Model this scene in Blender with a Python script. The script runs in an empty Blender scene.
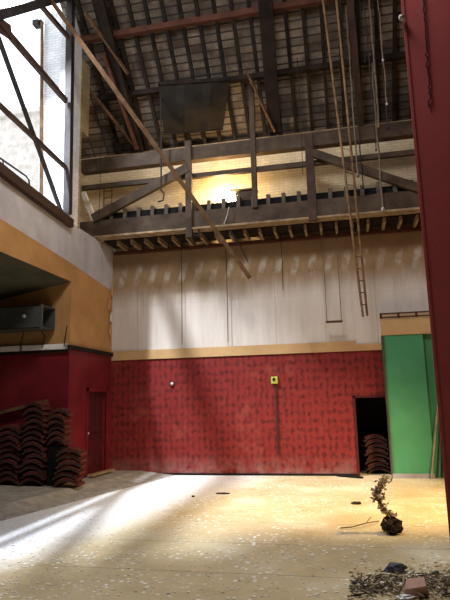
import bpy, bmesh, math, random
from mathutils import Vector, Matrix
random.seed(7)
S = bpy.context.scene
C = S.collection

# ------------------------------------------------------------------ camera
cam_d = bpy.data.cameras.new('camera'); cam = bpy.data.objects.new('camera', cam_d); C.objects.link(cam)
YAW, PIT, ROLL, CH = .207, .18, -.0233, 1.8
Fv = Vector((-math.sin(YAW)*math.cos(PIT), math.cos(YAW)*math.cos(PIT), math.sin(PIT)))
Rv = Vector((math.cos(YAW), math.sin(YAW), 0)); Uv = Rv.cross(Fv)
c_, s_ = math.cos(ROLL), math.sin(ROLL)
Rv, Uv = c_*Rv+s_*Uv, -s_*Rv+c_*Uv
M = Matrix(((Rv.x, Uv.x, -Fv.x, 0), (Rv.y, Uv.y, -Fv.y, 0), (Rv.z, Uv.z, -Fv.z, CH), (0, 0, 0, 1)))
cam.matrix_world = M
cam_d.sensor_fit = 'VERTICAL'; cam_d.sensor_height = 36; cam_d.lens = 36*550/600
S.camera = cam

# ------------------------------------------------------------------ world, lights, exposure
S.view_settings.view_transform = 'Standard'; S.view_settings.look = 'None'
S.view_settings.gamma = 1; S.view_settings.exposure = 0.0; S.view_settings.use_curve_mapping = False
w = bpy.data.worlds.new('world'); S.world = w; w.use_nodes = True
bg = w.node_tree.nodes['Background']; bg.inputs[0].default_value = (.86, .93, 1, 1); bg.inputs[1].default_value = 2.6

def lamp(name, kind, loc, target, energy, color, **kw):
    d = bpy.data.lights.new(name, kind); d.energy = energy; d.color = color
    for k, v in kw.items(): setattr(d, k, v)
    o = bpy.data.objects.new(name, d); C.objects.link(o); o.location = loc
    o.rotation_euler = (Vector(target)-Vector(loc)).to_track_quat('-Z', 'Y').to_euler()
    return o
WARM = (1, .72, .36); COOL = (.80, .88, 1)
# daylight falling in through the high side opening
lamp('window_daylight', 'AREA', (-6.45, 9.7, 9.6), (-3.6, 10.6, 0), 380, COOL, shape='RECTANGLE', size=.45, size_y=.9)
lamp('low_daylight', 'SPOT', (-6.62, 8.9, 10.7), (-3.6, 10.6, 0), 8500, COOL, spot_size=math.radians(60), spot_blend=.6, shadow_soft_size=.07)
# added unseen fill under the closed near roof, brightening the left side
lamp('near_roof_fill', 'AREA', (-1.2, 5.0, 10.5), (-3.6, 9.2, 1.0), 500, (.97, .95, .97), shape='RECTANGLE', size=2.0, size_y=2.0)
# work light of the hall, high on the right hand side behind the red partition
lamp('work_light', 'SPOT', (3.7, 8.4, 4.3), (-.1, 10.9, 0), 3100, WARM, spot_size=math.radians(72), spot_blend=.9, shadow_soft_size=.25)
# tungsten flood behind the girder
lamp('flood_glow', 'POINT', (-2.78, 13.15, 7.05), (0, 0, 0), 150, (1, .70, .34), shadow_soft_size=.12)

# ------------------------------------------------------------------ unprojection used while measuring beams and ropes
def at(x, y, axis, v):
    d = Fv*550+Rv*(x-225)-Uv*(y-300); o = Vector((0, 0, CH)); return o+d*((v-o[axis])/d[axis])
RA = math.radians(45); ROOF_N = Vector((0, math.sin(RA), math.cos(RA)))
def roof_z(y): return 8.75+(13.6-y) if y > 7 else 8.75+6.6-(7-y)*.6
def on_roof(x, y, below=0.0):
    d = Fv*550+Rv*(x-225)-Uv*(y-300); o = Vector((0, 0, CH)); q = Vector((0, 13.6, 8.75-below))
    return o+d*((q-o).dot(ROOF_N)/d.dot(ROOF_N))

# ------------------------------------------------------------------ materials
def newmat(name):
    m = bpy.data.materials.new(name); m.use_nodes = True
    nt = m.node_tree; return m, nt, nt.nodes['Principled BSDF']
def node(nt, typ, ins=None, **kw):
    n = nt.nodes.new(typ)
    for k, v in kw.items(): setattr(n, k, v)
    for k, v in (ins or {}).items():
        if isinstance(v, bpy.types.NodeSocket): nt.links.new(v, n.inputs[k])
        else: n.inputs[k].default_value = v
    return n
def mix(nt, fac, a, b, mode='MIX'):
    n = node(nt, 'ShaderNodeMix', data_type='RGBA', blend_type=mode)
    for i, v in ((0, fac), (6, a), (7, b)):
        if isinstance(v, bpy.types.NodeSocket): nt.links.new(v, n.inputs[i])
        else: n.inputs[i].default_value = v if i == 0 else (*v, 1) if len(v) == 3 else v
    return n.outputs[2]
def math_(nt, op, a, b=0.0, c=0.0):
    n = node(nt, 'ShaderNodeMath', operation=op)
    for i, v in enumerate((a, b, c)):
        if isinstance(v, bpy.types.NodeSocket): nt.links.new(v, n.inputs[i])
        else: n.inputs[i].default_value = v
    return n.outputs[0]
def ramp(nt, v, lo, hi):
    n = node(nt, 'ShaderNodeMapRange', {0: v, 1: lo, 2: hi}); return n.outputs[0]
def coords(nt, scale=(1, 1, 1)):
    t = node(nt, 'ShaderNodeTexCoord'); mp = node(nt, 'ShaderNodeMapping', {0: t.outputs['Object'], 3: scale}); return mp.outputs[0]
def noise(nt, vec, scale, detail=4, rough=.6):
    return node(nt, 'ShaderNodeTexNoise', {'Vector': vec, 'Scale': scale, 'Detail': detail, 'Roughness': rough}).outputs[0]
def bump(nt, b, h, strength=.3, dist=.02):
    n = node(nt, 'ShaderNodeBump', {'Height': h, 'Strength': strength, 'Distance': dist}); nt.links.new(n.outputs[0], b.inputs['Normal'])
def simple(name, col, col2=None, scale=3, rough=.8, stretch=(1, 1, 1), metal=0, fine=None):
    m, nt, b = newmat(name); col2 = col2 or tuple(v*.6 for v in col)
    v = coords(nt, stretch); n = noise(nt, v, scale)
    col_ = mix(nt, ramp(nt, n, .35, .65), col, col2)
    if fine: col_ = mix(nt, ramp(nt, noise(nt, v, fine, 2), .62, .72), col_, tuple(min(1, x*1.6+.03) for x in col))
    nt.links.new(col_, b.inputs[0]); b.inputs['Roughness'].default_value = rough; b.inputs['Specular IOR Level'].default_value = .15; b.inputs['Metallic'].default_value = metal
    bump(nt, b, n, .3, .01); return m

def m_floor():
    m, nt, b = newmat('floorboards_dusty'); v = coords(nt)
    sep = node(nt, 'ShaderNodeSeparateXYZ', {0: v}); X, Y = sep.outputs[0], sep.outputs[1]
    big = noise(nt, v, .8, 5); mid = noise(nt, v, 3.2, 6, .7); fine = noise(nt, v, 26, 4, .7)
    base = mix(nt, ramp(nt, mid, .35, .7), (.58, .45, .25), (.44, .33, .165))
    base = mix(nt, ramp(nt, big, .5, .7), base, (.70, .60, .40))
    # sheet boarding seams
    off = node(nt, 'ShaderNodeMapping', {0: v, 1: (17, 0, 0)}).outputs[0]
    br = node(nt, 'ShaderNodeTexBrick', {'Vector': off, 'Color1': (1, 1, 1, 1), 'Color2': (.93, .93, .93, 1), 'Mortar': (.25, .22, .2, 1), 'Scale': 1.0,
                                         'Mortar Size': .008, 'Brick Width': 60.0, 'Row Height': 1.22})
    base = mix(nt, .75, base, br.outputs[0], 'MULTIPLY')
    # pale dusty fallen plaster with the daylight patch painted in, towards the left
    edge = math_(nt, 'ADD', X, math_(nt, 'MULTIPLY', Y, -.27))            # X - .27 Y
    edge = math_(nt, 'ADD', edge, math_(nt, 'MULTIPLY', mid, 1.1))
    dust_and_daylight = ramp(nt, edge, -4.6, -5.7)
    base = mix(nt, math_(nt, 'MULTIPLY', dust_and_daylight, .92), base, mix(nt, ramp(nt, fine, .35, .6), (.58, .57, .58), (.86, .86, .86)))
    # specks
    sp = node(nt, 'ShaderNodeTexVoronoi', {'Vector': v, 'Scale': 11.0}); s1 = math_(nt, 'MULTIPLY', ramp(nt, sp.outputs[0], .30, .2), ramp(nt, noise(nt, v, 1.3, 3), .42, .60))
    base = mix(nt, s1, base, (.82, .80, .74))
    sp2 = node(nt, 'ShaderNodeTexVoronoi', {'Vector': v, 'Scale': 7.0}); base = mix(nt, math_(nt, 'MULTIPLY', ramp(nt, sp2.outputs[0], .16, .08), ramp(nt, mid, .5, .6)), base, (.08, .05, .03))
    nt.links.new(base, b.inputs[0]); b.inputs['Roughness'].default_value = .55
    bump(nt, b, fine, .25, .01); return m

def m_wallpaper():
    m, nt, b = newmat('red_flock_wallpaper'); v = coords(nt)
    sep = node(nt, 'ShaderNodeSeparateXYZ', {0: v}); X, Z = sep.outputs[0], sep.outputs[2]
    k = 2*math.pi/.145
    a = math_(nt, 'SINE', math_(nt, 'MULTIPLY', X, k)); c = math_(nt, 'SINE', math_(nt, 'MULTIPLY', Z, k*.72))
    d = math_(nt, 'MULTIPLY', math_(nt, 'ADD', a, math_(nt, 'MULTIPLY', c, .8)), .55)
    a2 = math_(nt, 'COSINE', math_(nt, 'MULTIPLY', X, 2*k)); c2 = math_(nt, 'COSINE', math_(nt, 'MULTIPLY', Z, 2.2*k))
    d2 = math_(nt, 'ADD', d, math_(nt, 'MULTIPLY', math_(nt, 'MULTIPLY', a2, c2), .75))
    d2 = math_(nt, 'ADD', d2, math_(nt, 'MULTIPLY', math_(nt, 'SUBTRACT', noise(nt, coords(nt, (1, 1, .75)), 12, 2), .5), 7.0))
    col = mix(nt, ramp(nt, d2, -.3, 1.3), (.185, .017, .014), (.075, .009, .008))
    wear = noise(nt, v, 1.1, 5, .7)
    col = mix(nt, math_(nt, 'MULTIPLY', ramp(nt, wear, .55, .72), .5), col, (.30, .075, .045))
    low = math_(nt, 'MULTIPLY', ramp(nt, Z, .5, 0), ramp(nt, noise(nt, v, 4, 4), .35, .6))
    col = mix(nt, math_(nt, 'MULTIPLY', low, .5), col, (.28, .18, .16))
    nt.links.new(col, b.inputs[0]); b.inputs['Roughness'].default_value = .75; b.inputs['Specular IOR Level'].default_value = .2; bump(nt, b, d2, .1, .01); return m

def m_white_wall():
    m, nt, b = newmat('stained_white_boarding'); v = coords(nt)
    sep = node(nt, 'ShaderNodeSeparateXYZ', {0: v}); X, Z = sep.outputs[0], sep.outputs[2]
    sv = coords(nt, (3.0, 3.0, .35)); drips = noise(nt, sv, 1.6, 5, .7); nz = noise(nt, v, 2.2, 5, .65)
    white = mix(nt, ramp(nt, drips, .35, .7), (.61, .54, .47), (.50, .43, .36))
    tan = mix(nt, ramp(nt, nz, .35, .65), (.33, .215, .11), (.26, .165, .08))
    h = math_(nt, 'ADD', Z, math_(nt, 'MULTIPLY', math_(nt, 'SUBTRACT', drips, .5), .5))
    h = math_(nt, 'ADD', h, math_(nt, 'MULTIPLY', X, -.02))
    col = mix(nt, ramp(nt, h, 4.35, 4.95), white, tan)
    # row of pale wiped smudges
    sx = math_(nt, 'ABSOLUTE', math_(nt, 'SINE', math_(nt, 'MULTIPLY', math_(nt, 'ADD', X, math_(nt, 'MULTIPLY', Z, -.25)), math.pi/.42)))
    blob = math_(nt, 'MULTIPLY', ramp(nt, sx, .72, .92), ramp(nt, math_(nt, 'ABSOLUTE', math_(nt, 'SUBTRACT', math_(nt, 'ADD', Z, math_(nt, 'MULTIPLY', nz, .5)), 5.38)), .32, .12))
    blob = math_(nt, 'MULTIPLY', blob, ramp(nt, noise(nt, v, 3.3, 3), .38, .62))
    col = mix(nt, math_(nt, 'MULTIPLY', blob, .8), col, (.52, .47, .40))
    # board joints
    sm = math_(nt, 'PINGPONG', math_(nt, 'ADD', X, .35), .61)
    jl = ramp(nt, sm, .016, .006)
    col = mix(nt, math_(nt, 'MULTIPLY', jl, .32), col, (.16, .11, .07))
    hz = ramp(nt, math_(nt, 'ABSOLUTE', math_(nt, 'SUBTRACT', Z, 4.32)), .016, .004)
    col = mix(nt, math_(nt, 'MULTIPLY', hz, .12), col, (.2, .16, .12))
    nt.links.new(col, b.inputs[0]); b.inputs['Roughness'].default_value = .8; return m

def m_brick(name, c1, c2, mortar, bw=.23, rh=.075, rot=None, axis='XZ'):
    m, nt, b = newmat(name); t = node(nt, 'ShaderNodeTexCoord'); sep = node(nt, 'ShaderNodeSeparateXYZ', {0: t.outputs['Object']})
    cb = node(nt, 'ShaderNodeCombineXYZ', {0: math_(nt, 'ADD', sep.outputs[0], sep.outputs[1]), 1: sep.outputs[2]})
    br = node(nt, 'ShaderNodeTexBrick', {'Vector': cb.outputs[0], 'Color1': (*c1, 1), 'Color2': (*c2, 1), 'Mortar': (*mortar, 1), 'Scale': 1.0, 'Mortar Size': .008, 'Brick Width': bw, 'Row Height': rh})
    n = noise(nt, t.outputs['Object'], 1.7, 5, .7); col = mix(nt, math_(nt, 'MULTIPLY', ramp(nt, n, .45, .75), .6), br.outputs[0], tuple(v*.45 for v in c1))
    nt.links.new(col, b.inputs[0]); b.inputs['Roughness'].default_value = .85; bump(nt, b, br.outputs[1], -.4, .01); return m

def m_slates():
    m, nt, b = newmat('slates_seen_from_below'); t = node(nt, 'ShaderNodeTexCoord'); sep = node(nt, 'ShaderNodeSeparateXYZ', {0: t.outputs['Object']})
    cb = node(nt, 'ShaderNodeCombineXYZ', {0: sep.outputs[0], 1: math_(nt, 'MULTIPLY', sep.outputs[2], 1.414)})
    br = node(nt, 'ShaderNodeTexBrick', {'Vector': cb.outputs[0], 'Color1': (.27, .215, .155, 1), 'Color2': (.085, .062, .042, 1), 'Mortar': (.02, .015, .011, 1), 'Scale': 1.0,
                                         'Mortar Size': .022, 'Mortar Smooth': .3, 'Brick Width': .41, 'Row Height': .185, 'Bias': -.1}, offset=0.0)
    n = noise(nt, t.outputs['Object'], 2.2, 5, .7); n2 = noise(nt, t.outputs['Object'], 9, 3, .7)
    col = mix(nt, ramp(nt, n, .38, .7), br.outputs[0], (.045, .03, .022))
    col = mix(nt, math_(nt, 'MULTIPLY', ramp(nt, n2, .55, .7), .5), col, (.14, .06, .035))
    nt.links.new(col, b.inputs[0]); b.inputs['Roughness'].default_value = .8; bump(nt, b, br.outputs[1], -.6, .02); return m

MT = {}
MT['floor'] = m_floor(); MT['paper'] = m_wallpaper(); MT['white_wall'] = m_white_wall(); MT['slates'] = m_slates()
MT['brick'] = m_brick('cream_painted_brick', (.76, .62, .40), (.67, .53, .33), (.56, .44, .27))
MT['white_brick'] = m_brick('white_painted_brick', (.78, .78, .78), (.68, .68, .69), (.50, .50, .52))
MT['yellow_brick'] = m_brick('yellow_stained_brick', (.42, .32, .16), (.30, .22, .10), (.16, .12, .06))
MT['orange'] = simple('ochre_plaster', (.50, .27, .10), (.40, .21, .075), 1.4, .8)
MT['grey_plaster'] = simple('flaking_grey_plaster', (.36, .34, .34), (.24, .22, .21), 1.6, .85)
MT['cream'] = simple('cream_painted_board', (.52, .33, .155), (.43, .26, .115), 1.2, .7)
MT['red_plain'] = simple('red_gloss_paint', (.18, .015, .019), (.12, .011, .014), 2, .5)
MT['red_dark'] = simple('red_door_paint', (.075, .011, .013), (.05, .009, .011), 4, .5)
MT['pillar'] = simple('stippled_red_paint', (.40, .080, .074), (.34, .066, .062), 1.2, .6, fine=60)
MT['green'] = simple('green_paint', (.075, .27, .125), (.055, .215, .098), 1.1, .55)
MT['plaster_light'] = simple('pale_grey_plaster', (.56, .53, .53), (.42, .39, .38), 1.6, .85)
MT['soffit'] = simple('grey_green_boarding', (.085, .085, .05), (.05, .05, .032), 1.5, .8)
MT['steel'] = simple('grey_painted_steel', (.088, .057, .034), (.044, .027, .016), 2.5, .6)
MT['rust'] = simple('rusty_brown_steel', (.075, .040, .028), (.040, .022, .017), 3, .7)
MT['dark_steel'] = simple('dark_blue_grey_steel', (.045, .038, .036), (.025, .020, .020), 3, .6)
MT['dark_timber'] = simple('dark_roof_timber', (.026, .017, .011), (.012, .008, .006), 3, .9)
MT['redwood'] = simple('red_brown_timber', (.12, .045, .028), (.07, .028, .018), 4, .8)
MT['timber'] = simple('weathered_brown_timber', (.17, .09, .042), (.085, .045, .022), 5, .8)
MT['pale_timber'] = simple('pale_old_timber', (.36, .26, .15), (.20, .13, .075), 5, .8)
MT['ply_shell'] = simple('dark_brown_seat_shell', (.065, .040, .030), (.032, .020, .016), 8, .7)
MT['seat_red'] = simple('worn_red_seat_cloth', (.15, .034, .025), (.075, .020, .015), 9, .9)
MT['black'] = simple('plain_black', (.012, .010, .010), (.006, .005, .005), 3, .9)  # flat black; also the painted-in darkness of doorway recess and duct end
MT['tarp'] = simple('black_brown_sheet', (.022, .016, .010), (.009, .007, .005), 2, .7)
MT['duct'] = simple('grey_green_painted_metal', (.085, .088, .075), (.055, .057, .05), 3, .6)
MT['white'] = simple('dirty_white_enamel', (.62, .57, .52), (.42, .37, .33), 3, .6)
MT['enamel'] = simple('yellowish_white_enamel', (.88, .84, .78), (.75, .70, .63), 3, .5)
MT['rope'] = simple('dusty_rope', (.20, .15, .10), (.10, .07, .05), 12, .9)
MT['wire'] = simple('dark_cable', (.035, .028, .022), (.02, .016, .013), 10, .7)
MT['bamboo'] = simple('yellowed_wood_stile', (.25, .14, .06), (.10, .06, .03), 7, .7)
MT['earth'] = simple('dark_soil', (.05, .03, .018), (.02, .012, .008), 14, .95)
MT['leaf'] = simple('dead_leaf', (.42, .33, .20), (.20, .13, .07), 10, .9)
MT['stem'] = simple('dry_stem', (.14, .09, .05), None, 10, .9)
MT['stone_pink'] = simple('pinkish_brick_fragment', (.50, .30, .23), (.40, .23, .17), 12, .9)
MT['stone_blue'] = simple('slate_grey_lump', (.10, .10, .125), (.06, .055, .06), 12, .8)
MT['paperw'] = simple('crumpled_white_paper', (.80, .80, .78), (.65, .65, .64), 12, .8)
MT['flake'] = simple('white_plaster_flake', (.85, .80, .70), (.66, .60, .50), 14, .8)
MT['rubble'] = simple('brown_rubble', (.22, .17, .10), (.07, .05, .03), 16, .9)
MT['brass_box'] = simple('yellow_green_plate', (.48, .50, .08), (.30, .32, .06), 20, .5)
MT['lamp_on'], _nt, _b = newmat('lit_lamp_glass'); _b.inputs['Emission Color'].default_value = (1, .86, .52, 1); _b.inputs['Emission Strength'].default_value = 25

# ------------------------------------------------------------------ mesh helpers
def link(name, bm, m, parent=None, bevel=0, smooth=False):
    me = bpy.data.meshes.new(name); bmesh.ops.recalc_face_normals(bm, faces=bm.faces); bm.to_mesh(me); bm.free()
    me.materials.append(MT[m]); o = bpy.data.objects.new(name, me); C.objects.link(o)
    if parent: o.parent = parent
    if smooth:
        for p in me.polygons: p.use_smooth = True
    if bevel:
        md = o.modifiers.new('bevel', 'BEVEL'); md.width = bevel; md.segments = 2; md.limit_method = 'ANGLE'
    return o
def box(bm, x0, x1, y0, y1, z0, z1):
    vs = [bm.verts.new((x, y, z)) for x in (x0, x1) for y in (y0, y1) for z in (z0, z1)]
    for f in ((0, 1, 3, 2), (4, 6, 7, 5), (0, 4, 5, 1), (2, 3, 7, 6), (0, 2, 6, 4), (1, 5, 7, 3)): bm.faces.new([vs[i] for i in f])
def beam(bm, a, b, wd, ht, up=(0, 0, 1)):
    a, b = Vector(a), Vector(b); d = (b-a).normalized(); u = Vector(up)
    if abs(d.dot(u)) > .95: u = Vector((0, 1, 0))
    s = d.cross(u).normalized(); u = s.cross(d)
    vs = [bm.verts.new(p+s*(i*wd/2)+u*(j*ht/2)) for p in (a, b) for i in (-1, 1) for j in (-1, 1)]
    for f in ((0, 1, 3, 2), (4, 6, 7, 5), (0, 4, 5, 1), (2, 3, 7, 6), (0, 2, 6, 4), (1, 5, 7, 3)): bm.faces.new([vs[i] for i in f])
def tube(bm, pts, r, n=8):
    rings = []
    pts = [Vector(p) for p in pts]
    for i, p in enumerate(pts):
        d = (pts[min(i+1, len(pts)-1)]-pts[max(i-1, 0)]).normalized()
        a = d.cross(Vector((0, 1, 0)) if abs(d.y) < .9 else Vector((1, 0, 0))).normalized(); b = d.cross(a)
        rr = r[i] if isinstance(r, (list, tuple)) else r
        rings.append([bm.verts.new(p+a*rr*math.cos(2*math.pi*k/n)+b*rr*math.sin(2*math.pi*k/n)) for k in range(n)])
    for A, B in zip(rings, rings[1:]):
        for k in range(n): bm.faces.new((A[k], A[(k+1) % n], B[(k+1) % n], B[k]))
    bm.faces.new(rings[0][::-1]); bm.faces.new(rings[-1])
def slab(bm, pts, n, th):
    """closed prism: polygon pts pushed by th along n"""
    n = Vector(n).normalized()*th
    A = [bm.verts.new(p) for p in pts]; B = [bm.verts.new(Vector(p)+n) for p in pts]
    bm.faces.new(A[::-1]); bm.faces.new(B)
    for i in range(len(A)): bm.faces.new((A[i], A[(i+1) % len(A)], B[(i+1) % len(A)], B[i]))
def lump(bm, c, r, sc=(1, 1, 1), rough=.25, sub=2, seed=0):
    rnd = random.Random(seed); t = bmesh.new(); bmesh.ops.create_icosphere(t, subdivisions=sub, radius=1)
    vm = {}
    for v in t.verts:
        k = r*(1+rnd.uniform(-rough, rough)); vm[v] = bm.verts.new((c[0]+v.co.x*k*sc[0], c[1]+v.co.y*k*sc[1], c[2]+v.co.z*k*sc[2]))
    for f in t.faces: bm.faces.new([vm[v] for v in f.verts])
    t.free()
def NB(): return bmesh.new()
def struct(name, bm, m, **k):
    o = link(name, bm, m, **k); o['kind'] = 'structure'; return o
def tag(o, label, cat, group=None, kind=None):
    o['label'] = label; o['category'] = cat
    if group: o['group'] = group
    if kind: o['kind'] = kind
    return o
def thing(name, loc, label, cat, group=None):
    o = bpy.data.objects.new(name, None); C.objects.link(o); o.location = loc; o.empty_display_size = .1
    return tag(o, label, cat, group)
def part(name, bm, m, root, **k):
    """mesh given in world coordinates, re-based on its thing"""
    for v in bm.verts: v.co -= root.location
    return link(name, bm, m, root, **k)
def bx(*a):
    bm = NB(); box(bm, *a); return bm
def bmm(*a, **k):
    bm = NB(); beam(bm, *a, **k); return bm
def tb(*a, **k):
    bm = NB(); tube(bm, *a, **k); return bm

# ================================================================== THE SETTING
XL, YB = -5.95, 13.6
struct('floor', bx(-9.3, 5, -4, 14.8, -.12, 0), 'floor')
bm = NB(); e0, e1 = (XL-.05, XL+.35), (XL+1.25, XL+1.75)
va = [bm.verts.new(p) for p in ((-9.2, 7.5, 0), (e0[1], 7.5, 0), (e0[0], 7.5, .15), (-9.2, 7.5, .15))]; vb = [bm.verts.new(p) for p in ((-9.2, YB, 0), (e1[1], YB, 0), (e1[0]-.4, YB, .10), (-9.2, YB, .15))]
bm.faces.new(va[::-1]); bm.faces.new(vb)
for i in range(4): bm.faces.new((va[i], va[(i+1) % 4], vb[(i+1) % 4], vb[i]))
MT['dusty_shaded_margin'] = simple('dusty_shaded_grey_margin', (.36, .33, .28), (.24, .215, .18), 5, .9, fine=40)
struct('trim_1', bm, 'dusty_shaded_margin')          # raised margin; its grey tone and taper paint in the sill's floor shadow

# back wall, lower: red wallpaper with a doorway
bm = NB(); box(bm, -9.2, .24, YB, YB+.25, 0, 2.9); box(bm, .95, 5, YB, YB+.25, 0, 2.9); box(bm, .24, .95, YB, YB+.25, 1.78, 2.9)
struct('wall_back', bm, 'paper')
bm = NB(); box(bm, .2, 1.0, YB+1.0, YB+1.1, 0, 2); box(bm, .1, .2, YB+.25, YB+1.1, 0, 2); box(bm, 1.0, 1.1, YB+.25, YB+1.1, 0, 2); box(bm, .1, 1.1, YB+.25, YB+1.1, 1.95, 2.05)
struct('wall_closet', bm, 'black')  # black walls paint in the darkness of the unlit space beyond the doorway
bm = NB(); box(bm, .19, .24, YB-.025, YB+.02, 0, 1.83); box(bm, .19, .95, YB-.025, YB+.02, 1.78, 1.83)
struct('trim_2', bm, 'red_dark')
bm = NB(); box(bm, XL, .33, YB-.03, YB+.2, 2.89, 3.13); box(bm, .33, 5, YB-.03, YB+.2, 2.89, 3.05); struct('trim_3', bm, 'cream')
struct('wall_back_upper', bx(-9.2, 5, YB, YB+.25, 2.9, 5.85), 'white_wall')
struct('wall_back_brick', bx(at(43, 60, 1, 11.8).x+.15, 5, YB+.05, YB+.3, 5.85, 8.72), 'brick')
struct('baseboard_back', bx(XL, .24, YB-.02, YB, 0, .05), 'black')

# left side: red return wall with door, red front wall, ochre and grey plaster above
bm = NB(); box(bm, XL-.2, XL, 11.3, 12.26, 0, 3.0); box(bm, XL-.2, XL, 13.30, YB, 0, 3.0); box(bm, XL-.2, XL, 12.26, 13.30, 2.08, 3.0); box(bm, XL-.2, XL, 12.26, 13.3, 0, .16)
struct('wall_left', bm, 'red_plain')
struct('wall_left_front', bx(-9.2, XL-.2, 11.3, 11.5, 0, 3.0), 'red_plain')
bm = NB(); box(bm, XL-.1, XL+.06, 11.22, YB, 3.0, 3.09); struct('trim_4', bm, 'dark_timber')
# bevelled ochre region
def yz(pts, x0, x1, name, m):
    bm = NB(); slab(bm, [Vector((x0, y, z)) for y, z in pts], (1, 0, 0), x1-x0); return struct(name, bm, m)
yz([(3, 5.55), (3, 4.55), (11.3, 4.55), (11.3, 3.05), (YB, 3.05), (YB, 4.75), (11.2, 4.98), (8.5, 5.16)], XL-.2, XL, 'wall_left_ochre', 'orange')
yz([(3, 6.2), (3, 5.55), (8.5, 5.16), (11.2, 4.98), (YB, 4.75), (YB, 5.9), (11.2, 5.92), (8.4, 6.05)], XL-.2, XL, 'wall_left_grey', 'plaster_light')
struct('wall_left_recess', bx(-9.2, XL-.2, 11.32, 11.5, 3.0, 4.7), 'orange')
struct('wall_left_outer', bx(-9.3, -9.15, -4, 11.5, 0, 6.3), 'grey_plaster')
bm = NB(); slab(bm, [(XL-.02, 3, 4.55), (XL-.02, 11.32, 4.55), (-9.2, 11.32, 3.97), (-9.2, 3, 3.97)], (0, 0, 1), .08)
struct('ceiling_recess', bm, 'soffit')
struct('ceiling_ledge', bx(-9.3, XL-.2, -4, 8.0, 6.1, 6.3), 'grey_plaster')
XW = at(43, 60, 1, 11.8).x
# piers at the far end of the opening
struct('wall_pier_white', bx(XL-.35, XL, 11.1, 11.52, 5.9, 11.3), 'white_brick')
bm = NB(); box(bm, XL-.35, XL+.02, 11.52, 11.58, 5.9, 8.4); box(bm, XL-.35, XL+.02, 11.52, 11.95, 8.4, 10.35); struct('wall_pier_yellow', bm, 'yellow_brick')
bm = NB(); slab(bm, [(XW-.05, YB+.4, 8.35), (XL-.3, YB+.4, 8.35), (XL-.3, 11.98, 10.37), (XW+.05, 11.98, 10.37)], (0, .7, .7), .06); struct('ceiling_corner', bm, 'slates')
struct('wall_left_return', bx(XW, XL-.35, 11.8, 11.95, 4.5, 12), 'white_brick')
struct('wall_left_corner', bx(XW, XW+.15, 11.95, YB+.3, 4.5, 12), 'white_brick')
# side wall beyond the opening, out towards the viewer
struct('wall_left_near', bx(XL-.25, XL, -4, 6.6, 6.1, 15), 'grey_plaster')
struct('wall_right', bx(4.9, 5.1, -4, 14, 0, 16), 'red_dark')
struct('wall_front', bx(-9.3, 5.1, -4.2, -4, 0, 16), 'grey_plaster')
# roof: slates on a 45 degree slope rising from the back wall
bm = NB(); slab(bm, [(XL-.3, YB+.4, 8.35), (5.1, YB+.4, 8.35), (5.1, 7.0, 15.35), (XL-.3, 7.0, 15.35)], (0, .7, .7), .06)
struct('ceiling', bm, 'slates')
bm = NB(); slab(bm, [(XL-.3, 7.0, 15.35), (5.1, 7.0, 15.35), (5.1, -4.2, 9), (XL-.3, -4.2, 9)], (0, -.5, .86), .06)
struct('ceiling_near', bm, 'dark_timber')
# neighbouring building seen through the opening
t = thing('neighbouring_building', (-18, 20, 0), 'pale rendered building outside the high side opening under a white sky', 'building')
part('wall', bx(-26, -11, 20, 26, 0, 14.4), 'white', t); part('parapet', bx(-26.1, -10.9, 19.8, 20.0, 14.3, 14.5), 'white', t)

# ================================================================== SIDE OPENING STEELWORK
def P(x, y): return at(x, y, 0, XL)
t = thing('side_opening_frame', (XL, 11.0, 6.1), 'rusty steel framework of braces across the high opening in the left wall', 'steel frame')
part('column', bmm(at(67.5, 214, 0, XL), at(70, 20, 0, XL)+Vector((0, 0, .9)), .16, .16), 'dark_steel', t, bevel=.01)
part('sill_beam', bmm(P(-10, 164)+Vector((.05, 0, 0)), P(69, 224)+Vector((.05, 0, 0)), .14, .19), 'rust', t)
part('head_beam', bmm(P(-15, 19), P(78, -7), .14, .17), 'dark_steel', t)
part('diagonal_brace', bmm(P(-12, 10), P(66, 101), .09, .12), 'rust', t)
part('diagonal_brace', bmm(P(-6, 100), P(66, 168), .07, .09), 'rust', t)
part('diagonal_brace', bmm(P(-8, 20), P(62, 214), .07, .07), 'dark_steel', t)
part('diagonal_brace', bmm(P(36, 0), P(68, 37), .08, .09), 'rust', t)
part('gusset_plate', bmm(P(-5, 22), P(11, 33), .03, .3), 'rust', t)
t = thing('outside_handrail', tuple(at(30, 196, 0, -6.6)), 'thin bent metal handrail just outside the opening above the grey plaster', 'handrail')
part('rail', tb([at(-12, 150, 0, -6.6), at(0, 158, 0, -6.6), at(26, 176, 0, -6.6), at(29, 180, 0, -6.6), at(30, 197, 0, -6.6)], .022), 'dark_steel', t)
part('post', tb([at(3, 160, 0, -6.6), at(4, 185, 0, -6.6)], .016), 'dark_steel', t)
tag(link('drain_pipe', tb([at(41, 222, 1, 11.7), at(42, 22, 1, 11.7)], .045), 'timber'), 'yellowish pipe up the white brick wall outside the opening', 'pipe')
t = thing('bracket_box', tuple(at(38, 24, 1, 11.7)), 'small dark bracket at the top of the yellowish pipe outside', 'bracket')
q = at(38, 24, 1, 11.7); part('body', bx(q.x-.11, q.x+.05, 11.6, 11.8, q.z-.07, q.z+.07), 'dark_steel', t)
part('arm', bx(q.x+.03, q.x+.12, 11.65, 11.79, q.z+.03, q.z+.09), 'rust', t)

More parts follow.
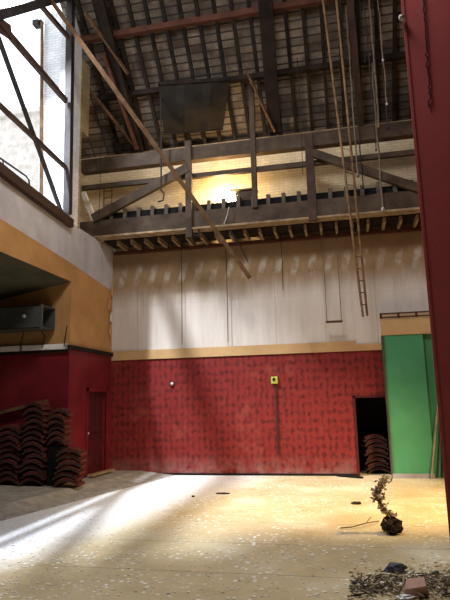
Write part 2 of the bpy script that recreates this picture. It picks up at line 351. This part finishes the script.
# ================================================================== GIRDER IN FRONT OF THE BRICK
YG = 12.6
t = thing('girder_truss', (-2, YG, 5.97), 'deep grey lattice girder spanning the hall in front of the cream brick', 'girder')
part('bottom_chord', bx(-6.45, 4.9, YG, YG+.22, 6.0, 6.43), 'steel', t, bevel=.01)
part('chord_flange', bx(-6.4, 4.9, YG-.05, YG+.27, 5.955, 6.0), 'pale_timber', t)
part('top_chord', bx(-6.45, 4.9, YG, YG+.22, 7.79, 8.15), 'steel', t, bevel=.01)
part('tie_rail', bx(-6.45, 4.9, YG+.06, YG+.16, 7.33, 7.45), 'steel', t)
for px, wd, z0, z1 in ((189, .16, 5.75, 8.3), (255, .13, 6.35, 9.6), (312, .2, 5.9, 8.1)):
    X = at(px, 200, 1, YG).x
    part('post', bx(X-wd/2, X+wd/2, YG-.06, YG+.06, z0, z1), 'steel' if px != 312 else 'rust', t, bevel=.01)
part('diagonal_brace', bmm(at(93, 219, 1, YG-.02), at(188, 168, 1, YG-.02), .12, .24), 'steel', t, bevel=.01)
part('diagonal_brace', bmm(at(312, 153, 1, YG-.02), at(420, 189, 1, YG-.02), .12, .2), 'steel', t, bevel=.01)
MT['timber_grey'] = simple('grey_brown_joist_timber', (.13, .10, .075), (.07, .052, .038), 5, .85)
tag(link('joist_gap_board', bx(-5.9, 4.9, YG+.12, YG+.15, 6.44, 6.63), 'black'), 'added black board standing for the dark gaps behind the joist ends on the girder', 'board')  # added black strip stands in for the dark gaps between the joists
# joists under and over the walkway
for k in range(28):
    x = -5.6+k*.37
    o = link('walkway_joist', bx(x-.045, x+.045, YG+.05, YB, 6.05, 6.70 if k % 9 else 6.74), 'timber_grey')
    for v in o.data.vertices:
        if v.co.z < 6.2: v.co.z = 6.435
    tag(o, 'dark timber joist end standing in the row on top of the grey girder bottom chord', 'joist', 'joists along the top of the girder')
    o = link('soffit_joist', bx(x-.03+.1, x+.03+.1, YG+.27, YB, 5.81, 5.93), 'pale_timber')
    tag(o, 'short pale joist under the girder walkway above the white wall', 'joist', 'joists under the girder walkway')
tag(link('walkway_deck', bx(-5.9, 4.9, YG+.28, YB, 5.93, 5.98), 'dark_timber'), 'dark boarded walkway deck between the grey girder and the back wall', 'walkway')
tag(link('wall_ledger', bx(-5.9, 4.9, YB-.1, YB, 5.74, 5.81), 'redwood'), 'red brown timber ledger along the head of the white wall', 'ledger')
tag(link('eaves_plate', bx(-6.2, 4.85, YB-.12, YB+.04, 8.5, 8.62), 'pale_timber'), 'pale timber plate along the top of the brick wall at the eaves', 'wall plate')
o = link('leaning_board', bmm(at(83, 192, 1, 13.3), at(100, 233, 1, 13.0), .05, .15), 'enamel'); tag(o, 'bright white board leaning in the corner at the left end of the girder', 'board')
t = thing('wall_ladder', tuple(at(107, 214, 1, 13.5)), 'small pale ladder against the brick behind the left end of the girder', 'ladder')
for px in (104, 112): part('stile', bmm(at(px, 216, 1, 13.5), at(px, 186, 1, 13.5), .035, .035), 'pale_timber', t)
for py in (191, 198, 205, 212): part('rung', bmm(at(104, py, 1, 13.48), at(112, py, 1, 13.48), .03, .03), 'pale_timber', t)

# tungsten floodlight behind the girder
q = at(229, 196, 1, 12.95)
t = thing('floodlight', tuple(q), 'glowing tungsten floodlight behind the girder against the cream brick', 'floodlight')
part('lens', bx(q.x-.17, q.x+.17, 12.93, 12.95, q.z-.17, q.z+.13), 'lamp_on', t)
part('reflector', bx(q.x-.19, q.x+.19, 12.955, 13.02, q.z-.19, q.z+.15), 'black', t)
part('bracket', bmm((q.x, 13.0, q.z-.15), (q.x, 13.0, 6.45), .04, .04), 'dark_steel', t)
q2 = at(248, 198, 1, 12.95)
t = thing('junction_box', tuple(q2), 'dark metal box beside the glowing floodlight under a short shelf', 'metal box')
part('body', bx(q2.x-.24, q2.x+.2, 12.85, 13.1, q2.z-.28, q2.z+.16), 'steel', t, bevel=.02)
part('shelf', bx(q2.x-.42, q2.x+.24, 12.8, 13.15, q2.z+.18, q2.z+.21), 'pale_timber', t)
tag(link('flood_cable', tb([at(229, 207, 1, 12.5), at(227, 216, 1, 12.5), at(224, 224, 1, 12.5)], .01), 'white'), 'thin white cable dropping from the glowing floodlight', 'cable')

# ================================================================== ROOF TIMBERS
n_r = 0
for k in range(26):
    x = -5.74+k*.41
    a = Vector((x, YB-.02, 8.70)); b = Vector((x, 7.3, 15.0))
    tag(link('rafter', bmm(a-Vector((0, .05, .05)), b-Vector((0, .05, .05)), .085, .11), 'dark_timber'), 'dark common rafter running up under the broken slates', 'rafter', 'rafters under the slates')
for y, wd, m, lab in ((11.5, .2, 'redwood', 'red brown purlin across the slates, highest one in view'),
                      (12.52, .17, 'dark_timber', 'blackened purlin across the slates below the red brown one')):
    z = 8.75+YB-y
    tag(link('purlin', bmm((XL, y-.12, z-.12), (4.9, y-.12, z-.12), .12, wd*.8), m), lab, 'purlin')
def roofbeam(p0, p1, below, wd, ht, m, name, lab, group=None):
    a, b = on_roof(*p0, below), on_roof(*p1, below)
    return tag(link(name, bmm(a, b, wd, ht), m), lab, 'roof timber', group)
roofbeam((262, -40), (275, 131), .42, .32, .2, 'dark_timber', 'principal_rafter', 'thick black principal rafter in the middle of the roof')
roofbeam((97, -10), (139, 150), .38, .22, .2, 'dark_timber', 'principal_rafter', 'thick black principal rafter meeting the girder at the left')
roofbeam((104, 55), (137, 149), .65, .07, .09, 'redwood', 'roof_strut', 'thin red strut beside the left principal rafter')
roofbeam((349, -10), (361, 128), .5, .16, .15, 'rust', 'principal_rafter', 'brownish principal rafter behind the hanging ropes at the right')
roofbeam((86, 86), (137, 149), .5, .05, .08, 'timber', 'roof_strut', 'thin brown strut slanting from the yellow pier to the left rafter foot')
roofbeam((248, 74), (275, 132), .6, .05, .06, 'timber', 'roof_strut', 'thin brown strut slanting beside the middle principal rafter')
roofbeam((85, 12), (128, 74), .5, .05, .07, 'timber', 'roof_strut', 'thin brown strut crossing high up near the side opening')
a = [on_roof(158, 84, .42), on_roof(230, 79, .42), on_roof(223, 129, .42), on_roof(164, 134, .42)]
t = thing('black_sheet', tuple(a[0]), 'sagging blackened sheet fixed under the slates left of centre', 'sheet')
bm = NB(); N = 8; g = [[None]*(N+1) for _ in range(N+1)]
for i in range(N+1):
    for j in range(N+1):
        p = (a[0].lerp(a[1], i/N)).lerp(a[3].lerp(a[2], i/N), j/N); p = p-ROOF_N*(.12*math.sin(math.pi*i/N)*math.sin(math.pi*j/N)+.02*math.sin(i*2.3))
        g[i][j] = bm.verts.new(p)
for i in range(N):
    for j in range(N): bm.faces.new((g[i][j], g[i+1][j], g[i+1][j+1], g[i][j+1]))
o = part('cloth', bm, 'tarp', t); md = o.modifiers.new('th', 'SOLIDIFY'); md.thickness = .02
part('batten', bmm(a[0], a[1], .06, .09), 'dark_timber', t); part('batten', bmm(a[3], a[2], .04, .05), 'dark_timber', t)

# long plank hanging across the view
a, b = at(48, -4, 1, 9.85), at(250, 278, 1, 12.42)
t = thing('hanging_plank', tuple(b), 'long brown plank hanging diagonally from the side opening down past the girder', 'plank')
part('board', bmm(a, b, .10, .10, up=(0, 1, 0)), 'timber', t)
part('lashing', tb([at(229, 229, 1, 12.3), at(240, 246, 1, 12.3), at(248, 262, 1, 12.35)], .014), 'wire', t)

# the long ladder, hung twisted
a0, a1, b0, b1 = at(322.3, -6, 1, 11.0), at(336, -6, 1, 10.85), at(363, 317, 1, 12.15), at(367.3, 316, 1, 12.4)
m0, m1 = at(339, 152, 1, 11.6), at(349, 152, 1, 11.6)
t = thing('long_ladder', tuple(b0), 'very long narrow wooden ladder hanging from the roof to the white wall', 'ladder')
def quad(p, q, r, s): return (p*(1-s)*(1-s)+2*q*s*(1-s)+r*s*s)
L0 = [a0.lerp(b0, i/16) for i in range(17)]; L1 = [a1.lerp(b1, i/16) for i in range(17)]
part('stile', tb(L0, .026, n=6), 'bamboo', t); part('stile', tb(L1, .026, n=6), 'bamboo', t)
for i in range(1, 27):
    p, q = a0.lerp(b0, i/27), a1.lerp(b1, i/27); part('rung', tb([p, q], .012 if i > 16 else .007, n=6), 'bamboo' if i > 16 else 'wire', t)

# trapeze bar
t = thing('hanging_batten', tuple(at(334, 322, 1, 13.2)), 'short red brown bar hung like a swing on two ropes before the white wall', 'swing bar')
part('bar', bmm(at(326, 322, 1, 13.2), at(342.5, 321.3, 1, 13.2), .05, .05), 'redwood', t)
for px in (327, 341.5):
    q = at(px, 321, 1, 13.2); part('rope', tb([q, (q.x, q.y, 5.9)], .009, n=6), 'rope', t)

# hanging ropes, wires and chains at the right
for px, py, Y, r, m, lab in ((358, 176, 11.6, .018, 'rope', 'hanging rope just right of the long ladder'),
                             (365, 62, 11.3, .012, 'wire', 'short thin wire hanging near the top right of the ladder'),
                             (375, 72, 11.2, .016, 'rope', 'rope ending above the girder, second from the ladder'),
                             (379, 126, 11.6, .022, 'rope', 'thick rope ending at the top chord right of the ladder'),
                             (387, 104, 11.0, .012, 'rope', 'thin rope with a pale knot hanging in the dark roof'),
                             (388, 128, 11.5, .016, 'wire', 'dark rope with a knot beside the red partition'),
                             (383, 209, 12.4, .02, 'rope', 'long rope with a pale knot in front of the girder at the right'),
                             (371, 88, 11.1, .010, 'wire', 'thin wire hanging between the thicker ropes high up'),
                             (383, 60, 10.8, .012, 'rope', 'short rope end high in the dark roof near the red partition'),
                             (345, 60, 11.2, .012, 'wire', 'short dark cord hanging beside the top of the long ladder'),
                             (376, 150, 12.0, .012, 'wire', 'dark cord ending below the top chord of the girder'),
                             (363, 188, 12.4, .014, 'wire', 'thin dark wire in front of the right girder brace')):
    q = at(px, py, 1, Y); zt = roof_z(Y)-.05
    t = thing('hanging_rope', tuple(q), lab, 'rope')
    rr = random.Random(px)
    pts = [(q.x+rr.uniform(-.012, .012), q.y, q.z+(zt-q.z)*i/14) for i in range(15)]
    part('strand', tb(pts, r, n=6), m, t); bm = NB(); lump(bm, (q.x, q.y, q.z), r*2.2, seed=px, rough=.15); part('knot', bm, 'white' if px in (387, 383) else m, t)
for px, py, Y, lab in ((99, 230, 12.2, 'thin wire hanging in the corner at the left end of the girder'), (161, 190, 12.4, 'dark chain with a hook hanging left of the first girder post'),
                       (182, 344, 13.5, 'thin wire running down the white wall left of centre'), (228, 342, 13.5, 'thin wire down the white wall below the floodlight'),
                       (283, 290, 13.4, 'thin wire down the white wall right of the floodlight'), (303, 175, 12.3, 'thin dark cord in front of the brick between the two right posts')):
    q = at(px, py, 1, Y); zt = min(roof_z(Y)-.05, 5.9 if Y > 13.2 else 20)
    t = thing('hanging_wire', tuple(q), lab, 'wire')
    part('strand', tb([(q.x, q.y, q.z), (q.x+.01, q.y, (q.z+zt)/2), (q.x, q.y, zt)], .008 if px != 161 else .02, n=6), 'wire', t)
    if px == 161: part('hook', tb([(q.x, q.y, q.z), (q.x+.08, q.y, q.z-.1), (q.x+.05, q.y, q.z-.28), (q.x-.08, q.y, q.z-.3)], .022, n=6), 'wire', t)
q = at(195, 250, 1, 12.6)
tag(link('steel_hook', tb([(q.x-.1, 12.62, 5.98), (q.x-.02, 12.6, 5.82), (q.x+.1, 12.6, 5.76), (q.x+.1, 12.6, 5.98)], .022), 'dark_steel'), 'dark bent steel hook under the girder left of the plank end', 'hook')

# ================================================================== LEFT SIDE FITTINGS
# door in the red return wall
t = thing('door_1', (XL, 12.78, .15), '', 'door'); del t['label']; del t['category']; t['kind'] = 'structure'
part('door_leaf', bx(XL-.12, XL-.07, 12.28, 13.28, .16, 2.07), 'red_dark', t)
for y0, y1 in ((12.36, 12.72), (12.84, 13.2)):
    for z0, z1 in ((.3, .95), (1.1, 1.95)): part('door_panel', bx(XL-.08, XL-.045, y0, y1, z0, z1), 'red_dark', t, bevel=.012)
bm = NB(); box(bm, XL-.02, XL+.025, 12.18, 12.26, .15, 2.16); box(bm, XL-.02, XL+.025, 13.3, 13.38, .15, 2.16); box(bm, XL-.02, XL+.025, 12.18, 13.38, 2.08, 2.16); part('door_frame', bm, 'red_plain', t)
bm = NB(); lump(bm, (XL-.02, 12.33, 1.1), .035, rough=0); part('door_handle', bm, 'white', t, smooth=True)
# white fluorescent batten row on the red front wall
for k in range(3):
    x1 = XL-.02-k*1.12
    t = thing('tube_batten', (x1-.5, 11.24, 3.0), ('white strip batten nearest the wall corner on the red wall top', 'white strip batten in the middle of the red wall top', 'white strip batten at the frame edge on the red wall top')[k], 'light batten', 'strip battens on the red wall')
    part('housing', bx(x1-1.1, x1, 11.2, 11.3, 3.0, 3.12), 'enamel', t, bevel=.01); part('end_cap', bx(x1-.03, x1+.005, 11.19, 11.3, 2.995, 3.105), 'grey_plaster', t)
struct('trim_5', bx(-9.2, XL, 11.24, 11.3, 2.93, 2.995), 'dark_timber')
# duct
t = thing('ventilation_duct', (-7.6, 10.95, 3.42), 'grey green box duct with an open dark end jutting below the sloping soffit', 'duct')
bm = NB(); x0, x1, y0, y1, z0, z1 = -9.1, -6.3, 10.7, 11.25, 3.43, 3.93
box(bm, x0, x1, y0, y0+.02, z0, z1); box(bm, x0, x1, y1-.02, y1, z0, z1); box(bm, x0, x1, y0, y1, z0, z0+.02); box(bm, x0, x1, y0, y1, z1-.02, z1); part('casing', bm, 'duct', t)
part('dark_end_plate', bx(-6.75, -6.7, 10.72, 11.23, 3.45, 3.91), 'black', t)  # added black plate paints the shade inside the open duct end
bm = NB(); q = at(24, 316, 1, 10.68); lump(bm, q, .045, rough=0); part('knob', bm, 'white', t, smooth=True)
part('flange', bx(-6.34, -6.29, 10.68, 10.72, 3.41, 3.95), 'duct', t)
for i, (p, q) in enumerate((((25, 327), (20, 350)), ((30, 333), (44, 338)), ((46, 340), (42, 353)), ((67, 326), (64, 350)))):
    pts = [at(*p, 1, 11.18), at(q[0], q[1]-3, 1, 11.18)]
    if i == 1: continue
    if i == 2: pts = [at(33, 329, 1, 11.18), at(40, 330, 1, 11.18), at(45, 336, 1, 11.18), at(42, 348, 1, 11.18)]
    tag(link('support_rod', tb(pts, .013, n=6), 'wire'), ('thin dark rod leaning below the left part of the duct', '', 'bent dark rod under the open end of the duct', 'thin dark rod standing at the wall corner beyond the duct')[i], 'rod')
# peeling scraps in the back corner
for i, (px, py) in enumerate(((109, 305), (111, 317), (110, 330), (112, 292))):
    q = at(px, py, 0, XL+.04); bm = NB(); bmesh.ops.create_grid(bm, x_segments=3, y_segments=4, size=.5)
    for v in bm.verts: v.co = Vector((q.x+.05*abs(v.co.y)+.015*math.sin(5*v.co.x), q.y+v.co.x*.09+v.co.y*.06, q.z+v.co.y*.26))
    o = link('peeling_scrap', bm, 'white' if i == 1 else 'orange'); md = o.modifiers.new('th', 'SOLIDIFY'); md.thickness = .006
    tag(o, 'curled scrap of peeling wall lining beside the back corner', 'peeling scrap', 'peeling scraps in the corner')

# ---- stacked curved seat panels
def seat_panel():
    r = thing('seat_back', (0, 0, 0), 'x', 'seat back')
    W, D, T, A, n = .50, .36, .034, .10, 12
    def prof(o_): return [(W*(i/n-.5), A*(math.cos(math.pi*(i/n-.5)*.98))+o_) for i in range(n+1)]
    bm = NB(); lo, up = prof(0), prof(T); ring = lo+up[::-1]
    slab(bm, [(x, -D/2, z) for x, z in ring], (0, 1, 0), D); link('shell', bm, 'ply_shell', r, bevel=.004)
    bm = NB(); lo, up = prof(T), prof(T+.042); lo, up = lo[1:-1], up[1:-1]
    slab(bm, [(x*1.02, -D/2+.03, z) for x, z in lo+up[::-1]], (0, 1, 0), D-.05); link('padding', bm, 'seat_red', r, bevel=.006)
    # red cloth edging on the two long sides
    bm = NB(); box(bm, W/2-.012, W/2+.008, -D/2+.01, D/2-.01, .0, .06); link('edging', bm, 'seat_red', r)
    return r
proto = seat_panel(); used = [False]
def dup(root):
    r = root.copy(); C.objects.link(r)
    for ch in root.children:
        c = ch.copy(); C.objects.link(c); c.parent = r
    return r
def stack(x, y, z, n, rz, label, group, pitch=.118, top=None, sc=1):
    rr = random.Random(n*13+int(x*100))
    for k in range(n):
        r = proto if not used[0] else dup(proto); used[0] = True
        r.location = (x+rr.uniform(-.04, .04), y+rr.uniform(-.03, .03), z+k*pitch)
        r.rotation_euler = (rr.uniform(-.02, .02), rr.uniform(-.06, .06), rz+rr.uniform(-.13, .13)); r.scale = (sc, 1, 1)
        r['label'] = label; r['group'] = group
        if k == n-1 and top: r['label'] = top; del r['group']
Z0 = .152
stack(-7.02, 10.95, Z0, 10, 0, 'dark curved seat back in the low stack at the left frame edge', 'leftmost stack of seat backs', top='topmost curved seat back of the low stack at the left frame edge')
stack(-6.45, 10.92, Z0, 14, 0, 'dark curved seat back in the tallest stack before the red wall', 'tallest stack of seat backs', top='topmost curved seat back of the tallest stack before the red wall')
stack(-5.62, 10.80, Z0, 6, .12, 'dark curved seat back in the short stack nearest the red door', 'short stack of seat backs near the door', top='topmost curved seat back of the short stack nearest the red door', sc=1.05)
stack(-5.93, 11.10, Z0, 1, .05, 'curved seat back at the foot of the stack against the wall corner', 'x') if False else None
stack(-5.98, 11.0, Z0+.80, 6, .05, 'dark curved seat back in the upper stack at the wall corner', 'upper stack of seat backs at the corner', top='topmost curved seat back of the stack at the red wall corner', sc=.8)
tag(link('storage_crate', bx(-6.15, -5.86, 10.86, 11.2, Z0, .93), 'black', bevel=.01), 'black box carrying the upper stack of seat backs at the wall corner', 'crate')
a, b = at(-4, 414, 1, 11.19), at(47, 401, 1, 11.19)
tag(link('long_board', bmm(a, b, .14, .07), 'timber'), 'long flat board lying across the tops of the left stacks', 'board')
stack(.66, 14.08, 0.0, 8, .1, 'dark curved seat back stacked in the black doorway', 'seat backs in the doorway', top='topmost curved seat back of the pile in the black doorway', pitch=.105, sc=1.05)
tag(link('floor_plank', bmm((-5.78, 12.1, .175), (-5.72, 13.2, .175), .14, .04), 'pale_timber'), 'pale plank lying at the foot of the red panelled door', 'plank')

# ================================================================== BACK WALL FITTINGS
q = at(274.5, 380, 1, YB-.03)
t = thing('switch_box', tuple(q), 'yellow green electrical box with a dark conduit on the red wallpaper', 'electrical box')
part('cover', bx(q.x-.08, q.x+.08, YB-.07, YB, q.z-.09, q.z+.08), 'brass_box', t, bevel=.01); part('socket', bx(q.x-.04, q.x+.02, YB-.09, YB-.07, q.z-.02, q.z+.05), 'black', t)
part('conduit', tb([(q.x+.03, YB-.025, q.z-.09), (q.x+.03, YB-.025, .5)], .018), 'wire', t)
q = at(172, 384, 1, YB-.03)
t = thing('wall_fitting', tuple(q), 'tiny pale fitting on the red wallpaper at the left', 'wall fitting'); bm = NB(); lump(bm, q, .045, rough=.05); part('cap', bm, 'white', t, smooth=True)
part('backplate', bx(q.x-.06, q.x+.06, YB-.02, YB, q.z-.06, q.z+.06), 'red_dark', t)
# green boxed-in bay
t = thing('green_booth', (1.35, 13.45, 0), 'tall green painted boxed-in bay with a cream top band beside the black doorway', 'booth')
part('panel', bx(.95, 1.84, 13.28, YB, .1, 3.2), 'green', t); part('side_panel', bx(1.84, 4.9, 13.40, YB, 0, 3.2), 'green', t)
part('plinth', bx(.95, 1.84, 13.25, YB, 0, .1), 'grey_plaster', t)
part('cream_band', bx(.94, 4.9, 13.26, YB, 3.2, 3.56), 'cream', t); part('shaded_edge_strip', bx(.93, .965, 13.255, YB-.02, .1, 3.2), 'soffit', t)  # dark strip on the left paints in the shade of the reveal
bm = NB(); box(bm, .92, 4.9, 13.3, 13.34, 3.61, 3.64); box(bm, .92, 4.9, 13.3, 13.34, 3.70, 3.73)
for k in range(9): box(bm, .92+k*.4, .97+k*.4, 13.3, 13.34, 3.60, 3.72)
part('top_rail', bm, 'redwood', t)
part('top_board', bx(.94, 4.9, 13.5, 13.56, 3.56, 3.72), 'cream', t)
for i, (p0, p1, r) in enumerate((((431.5, 478), (438, 405), .02), ((437, 478), (441, 400), .016), ((442, 478), (442, 430), .03))):
    tag(link('leaning_pole', tb([at(*p0, 1, 13.15), at(*p1, 1, 13.3)], r), ('pale_timber', 'wire', 'dark_timber')[i]), ('pale pole leaning on the green bay, left of the three', 'thin dark pole leaning on the green bay between two others', 'thick dark post standing between the poles and red partition')[i], 'pole')
tag(link('floor_rag', bmm(at(338, 475.5, 2, .02), at(362, 477.5, 2, .02), .12, .03), 'black'), 'dark flattened rag on the floor at the foot of the red wall before the doorway', 'rag')

# ================================================================== RED PARTITION AT THE RIGHT
t = thing('red_partition', (2.9, 6.05, 0), 'large stippled dark red partition rising past the top right of the view', 'partition')
part('panel', bx(.92, 4.9, 6.0, 6.03, 0, 11), 'pillar', t); part('edge_bead', bx(.915, .945, 5.99, 6.0, 0, 11), 'pillar', t)
rr = random.Random(3); pts = []
for i in range(40):
    y = -6+i*2.9; wob = .4+ (2.2 if y > 50 else .7); q = at(423.5+y*.06+rr.uniform(-wob, wob)*.6, y, 1, 5.985); pts.append(q)
t2 = thing('loose_cable', tuple(pts[-1]), 'thin kinked black cable hanging down the dark red partition', 'cable'); part('strand', tb(pts, .007, n=6), 'black', t2)
bm = NB(); lump(bm, at(401.5, 18, 1, 5.95), .035, seed=4); tag(link('plaster_dab', bm, 'white'), 'small pale lump stuck on the edge of the red partition near the top', 'plaster lump')

# ================================================================== THINGS ON THE FLOOR
# dead plant with root ball
base = at(393, 534, 2, 0); bx_, by_ = base.x, base.y
t = thing('dead_plant', (bx_, by_, 0), 'withered plant standing on its dark root ball on the bright floor', 'dead plant')
bm = NB(); lump(bm, (bx_, by_, .11), .125, (1.05, 1, .85), .22, 3, 5); part('root_ball', bm, 'earth', t)
sp = [(393, 519), (385, 510), (379, 500), (377, 492), (381, 485), (387, 478)]
pts = [at(x, y, 1, by_+.04*(i % 2)) for i, (x, y) in enumerate(sp)]; part('stem', tb(pts, [.018, .016, .014, .012, .01, .007]), 'stem', t)
bm = NB(); rr = random.Random(11)
for k in range(260):
    s = rr.random()*5; i = int(min(4, s)); p = pts[i].lerp(pts[i+1], s-i)
    p = p+Vector((rr.gauss(0, .033), rr.gauss(0, .04), rr.gauss(0, .033))); d = Vector((rr.uniform(-1, 1), rr.uniform(-1, 1), rr.uniform(-1, .6))).normalized()*rr.uniform(.04, .09)
    e = d.orthogonal().normalized()*rr.uniform(.012, .026); nrm = d.cross(e).normalized()*.003
    slab(bm, [p-d*.5, p+e, p+d*.5, p-e], nrm, .003)
o = part('dead_leaves', bm, 'leaf', t); o['kind'] = 'stuff'
t = thing('floor_twig', tuple(at(345, 529, 2, .02)), 'thin bent twig lying left of the withered plant', 'twig')
part('stick', tb([at(340, 528, 2, .02), at(352, 527, 2, .03), at(366, 523, 2, .05), at(379, 521, 2, .02)], .008, n=6), 'stem', t); part('side_shoot', tb([at(366, 523, 2, .05), at(371, 517, 2, .1)], .005, n=6), 'stem', t)
def chip(name, px, py, r, sc, m, lab, cat, group=None, seed=1, rough=.3, sub=1):
    q = at(px, py, 2, 0); bm = NB(); lump(bm, (0, 0, r*sc[2]*.75), r, sc, rough, sub, seed)
    o = link(name, bm, m); o.location = (q.x, q.y, 0); return tag(o, lab, cat, group)
chip('debris_clump', 357, 504, .06, (1.5, 1.2, .4), 'earth', 'small dark clump of debris on the floor beyond the twig', 'debris clump', seed=21, sub=2)
chip('debris_clump', 223, 494, .055, (2.2, 1, .3), 'earth', 'flat dark clump on the floor near the middle of the hall', 'debris clump', seed=22, sub=2)
chip('debris_clump', 193, 497, .04, (1, 1, .5), 'earth', 'tiny dark lump on the pale dusty floor at centre left', 'debris clump', seed=23)
chip('grey_lump', 396, 572, .07, (1.6, 1, .7), 'stone_blue', 'bluish grey lump on top of the rubble heap', 'stone', seed=24, sub=2)
# brick fragment and paper in the heap
q = at(415, 596, 2, 0)
bm = NB(); slab(bm, [(-.11, -.05, 0), (.09, -.07, 0), (.12, .05, 0), (-.04, .08, 0)], (0.1, .1, 1), .10); o = link('brick_fragment', bm, 'stone_pink', bevel=.008); o.location = (q.x, q.y, .02); o.rotation_euler = (.35, -.2, .2)
tag(o, 'pinkish angular brick fragment in the heap at the bottom right', 'brick')
q = at(406, 600, 2, 0); bm = NB(); lump(bm, (0, 0, .02), .06, (1.2, 1, .35), .35, 2, 8); o = link('paper_scrap', bm, 'paperw'); o.location = (q.x, q.y, 0); tag(o, 'crumpled white paper scrap beside the pink brick fragment', 'paper')
rr = random.Random(5)
for k in range(110):
    u = rr.random(); px = 352+98*u; py = 576+rr.uniform(0, 26)*(.6+.4*u)-4*u
    r = rr.uniform(.008, .028)
    chip('rubble_chip', px, py, r, (1.3, 1, .6), ('rubble', 'earth', 'stone_blue', 'flake', 'rubble')[k % 5], 'small chip in the rubble heap at the bottom right', 'rubble', 'rubble chips in the heap', seed=k+50)
for k in range(60):
    px = rr.uniform(352, 450); py = rr.uniform(574, 604); q = at(px, py, 2, .02+rr.uniform(0, .05)); an = rr.uniform(0, 3.14); L = rr.uniform(.04, .16)
    d = Vector((math.cos(an)*L/2, math.sin(an)*L/2, rr.uniform(-.01, .03)))
    tag(link('splinter', bmm(q-d, q+d, .012, .008), ('leaf', 'pale_timber', 'earth')[k % 3]), 'thin splinter of wood lying in the rubble heap', 'splinter', 'splinters in the heap')
# scattered flakes: nobody could count them
bm = NB(); rr = random.Random(9)
for k in range(3600):
    Y = 4.8+8.6*rr.random()**1.2; X = rr.uniform(-5.6, 2.2)
    dens = 1.0 if X-.27*Y < -4.3 else (.55 if Y < 8 else .30)
    if rr.random() > dens: continue
    s = rr.uniform(.006, .020)*(1.3 if Y < 7 else 1); an = rr.uniform(0, 3.14); c, d = math.cos(an), math.sin(an); e = rr.uniform(.4, 1)
    slab(bm, [(X+s*c, Y+s*d, .001), (X-s*e*d, Y+s*e*c, .001), (X-s*c, Y-s*d, .001), (X+s*e*d, Y-s*e*c, .001)], (rr.uniform(-.2, .2), rr.uniform(-.2, .2), 1), .006)
tag(link('plaster_flakes', bm, 'flake'), 'white plaster flakes scattered over the whole dusty floor', 'plaster flakes', kind='stuff')

bm = NB(); rr = random.Random(31)
for k in range(900):
    u = rr.random(); px = 350+104*u; py = 587+rr.gauss(0, 7)-5*u; q = at(px, py, 2, .004); s = rr.uniform(.008, .028); an = rr.uniform(0, 3.14); c, d = math.cos(an)*s, math.sin(an)*s; h = rr.uniform(0, .035)
    q.z += h
    slab(bm, [(q.x+c, q.y+d, q.z), (q.x-d*.4, q.y+c*.4, q.z+.004), (q.x-c, q.y-d, q.z), (q.x+d*.4, q.y-c*.4, q.z)], (rr.uniform(-.5, .5), rr.uniform(-.5, .5), 1), .004)
tag(link('dry_litter', bm, 'rubble'), 'brown crumbled leaf and wood litter of the heap at the bottom right', 'litter', kind='stuff')
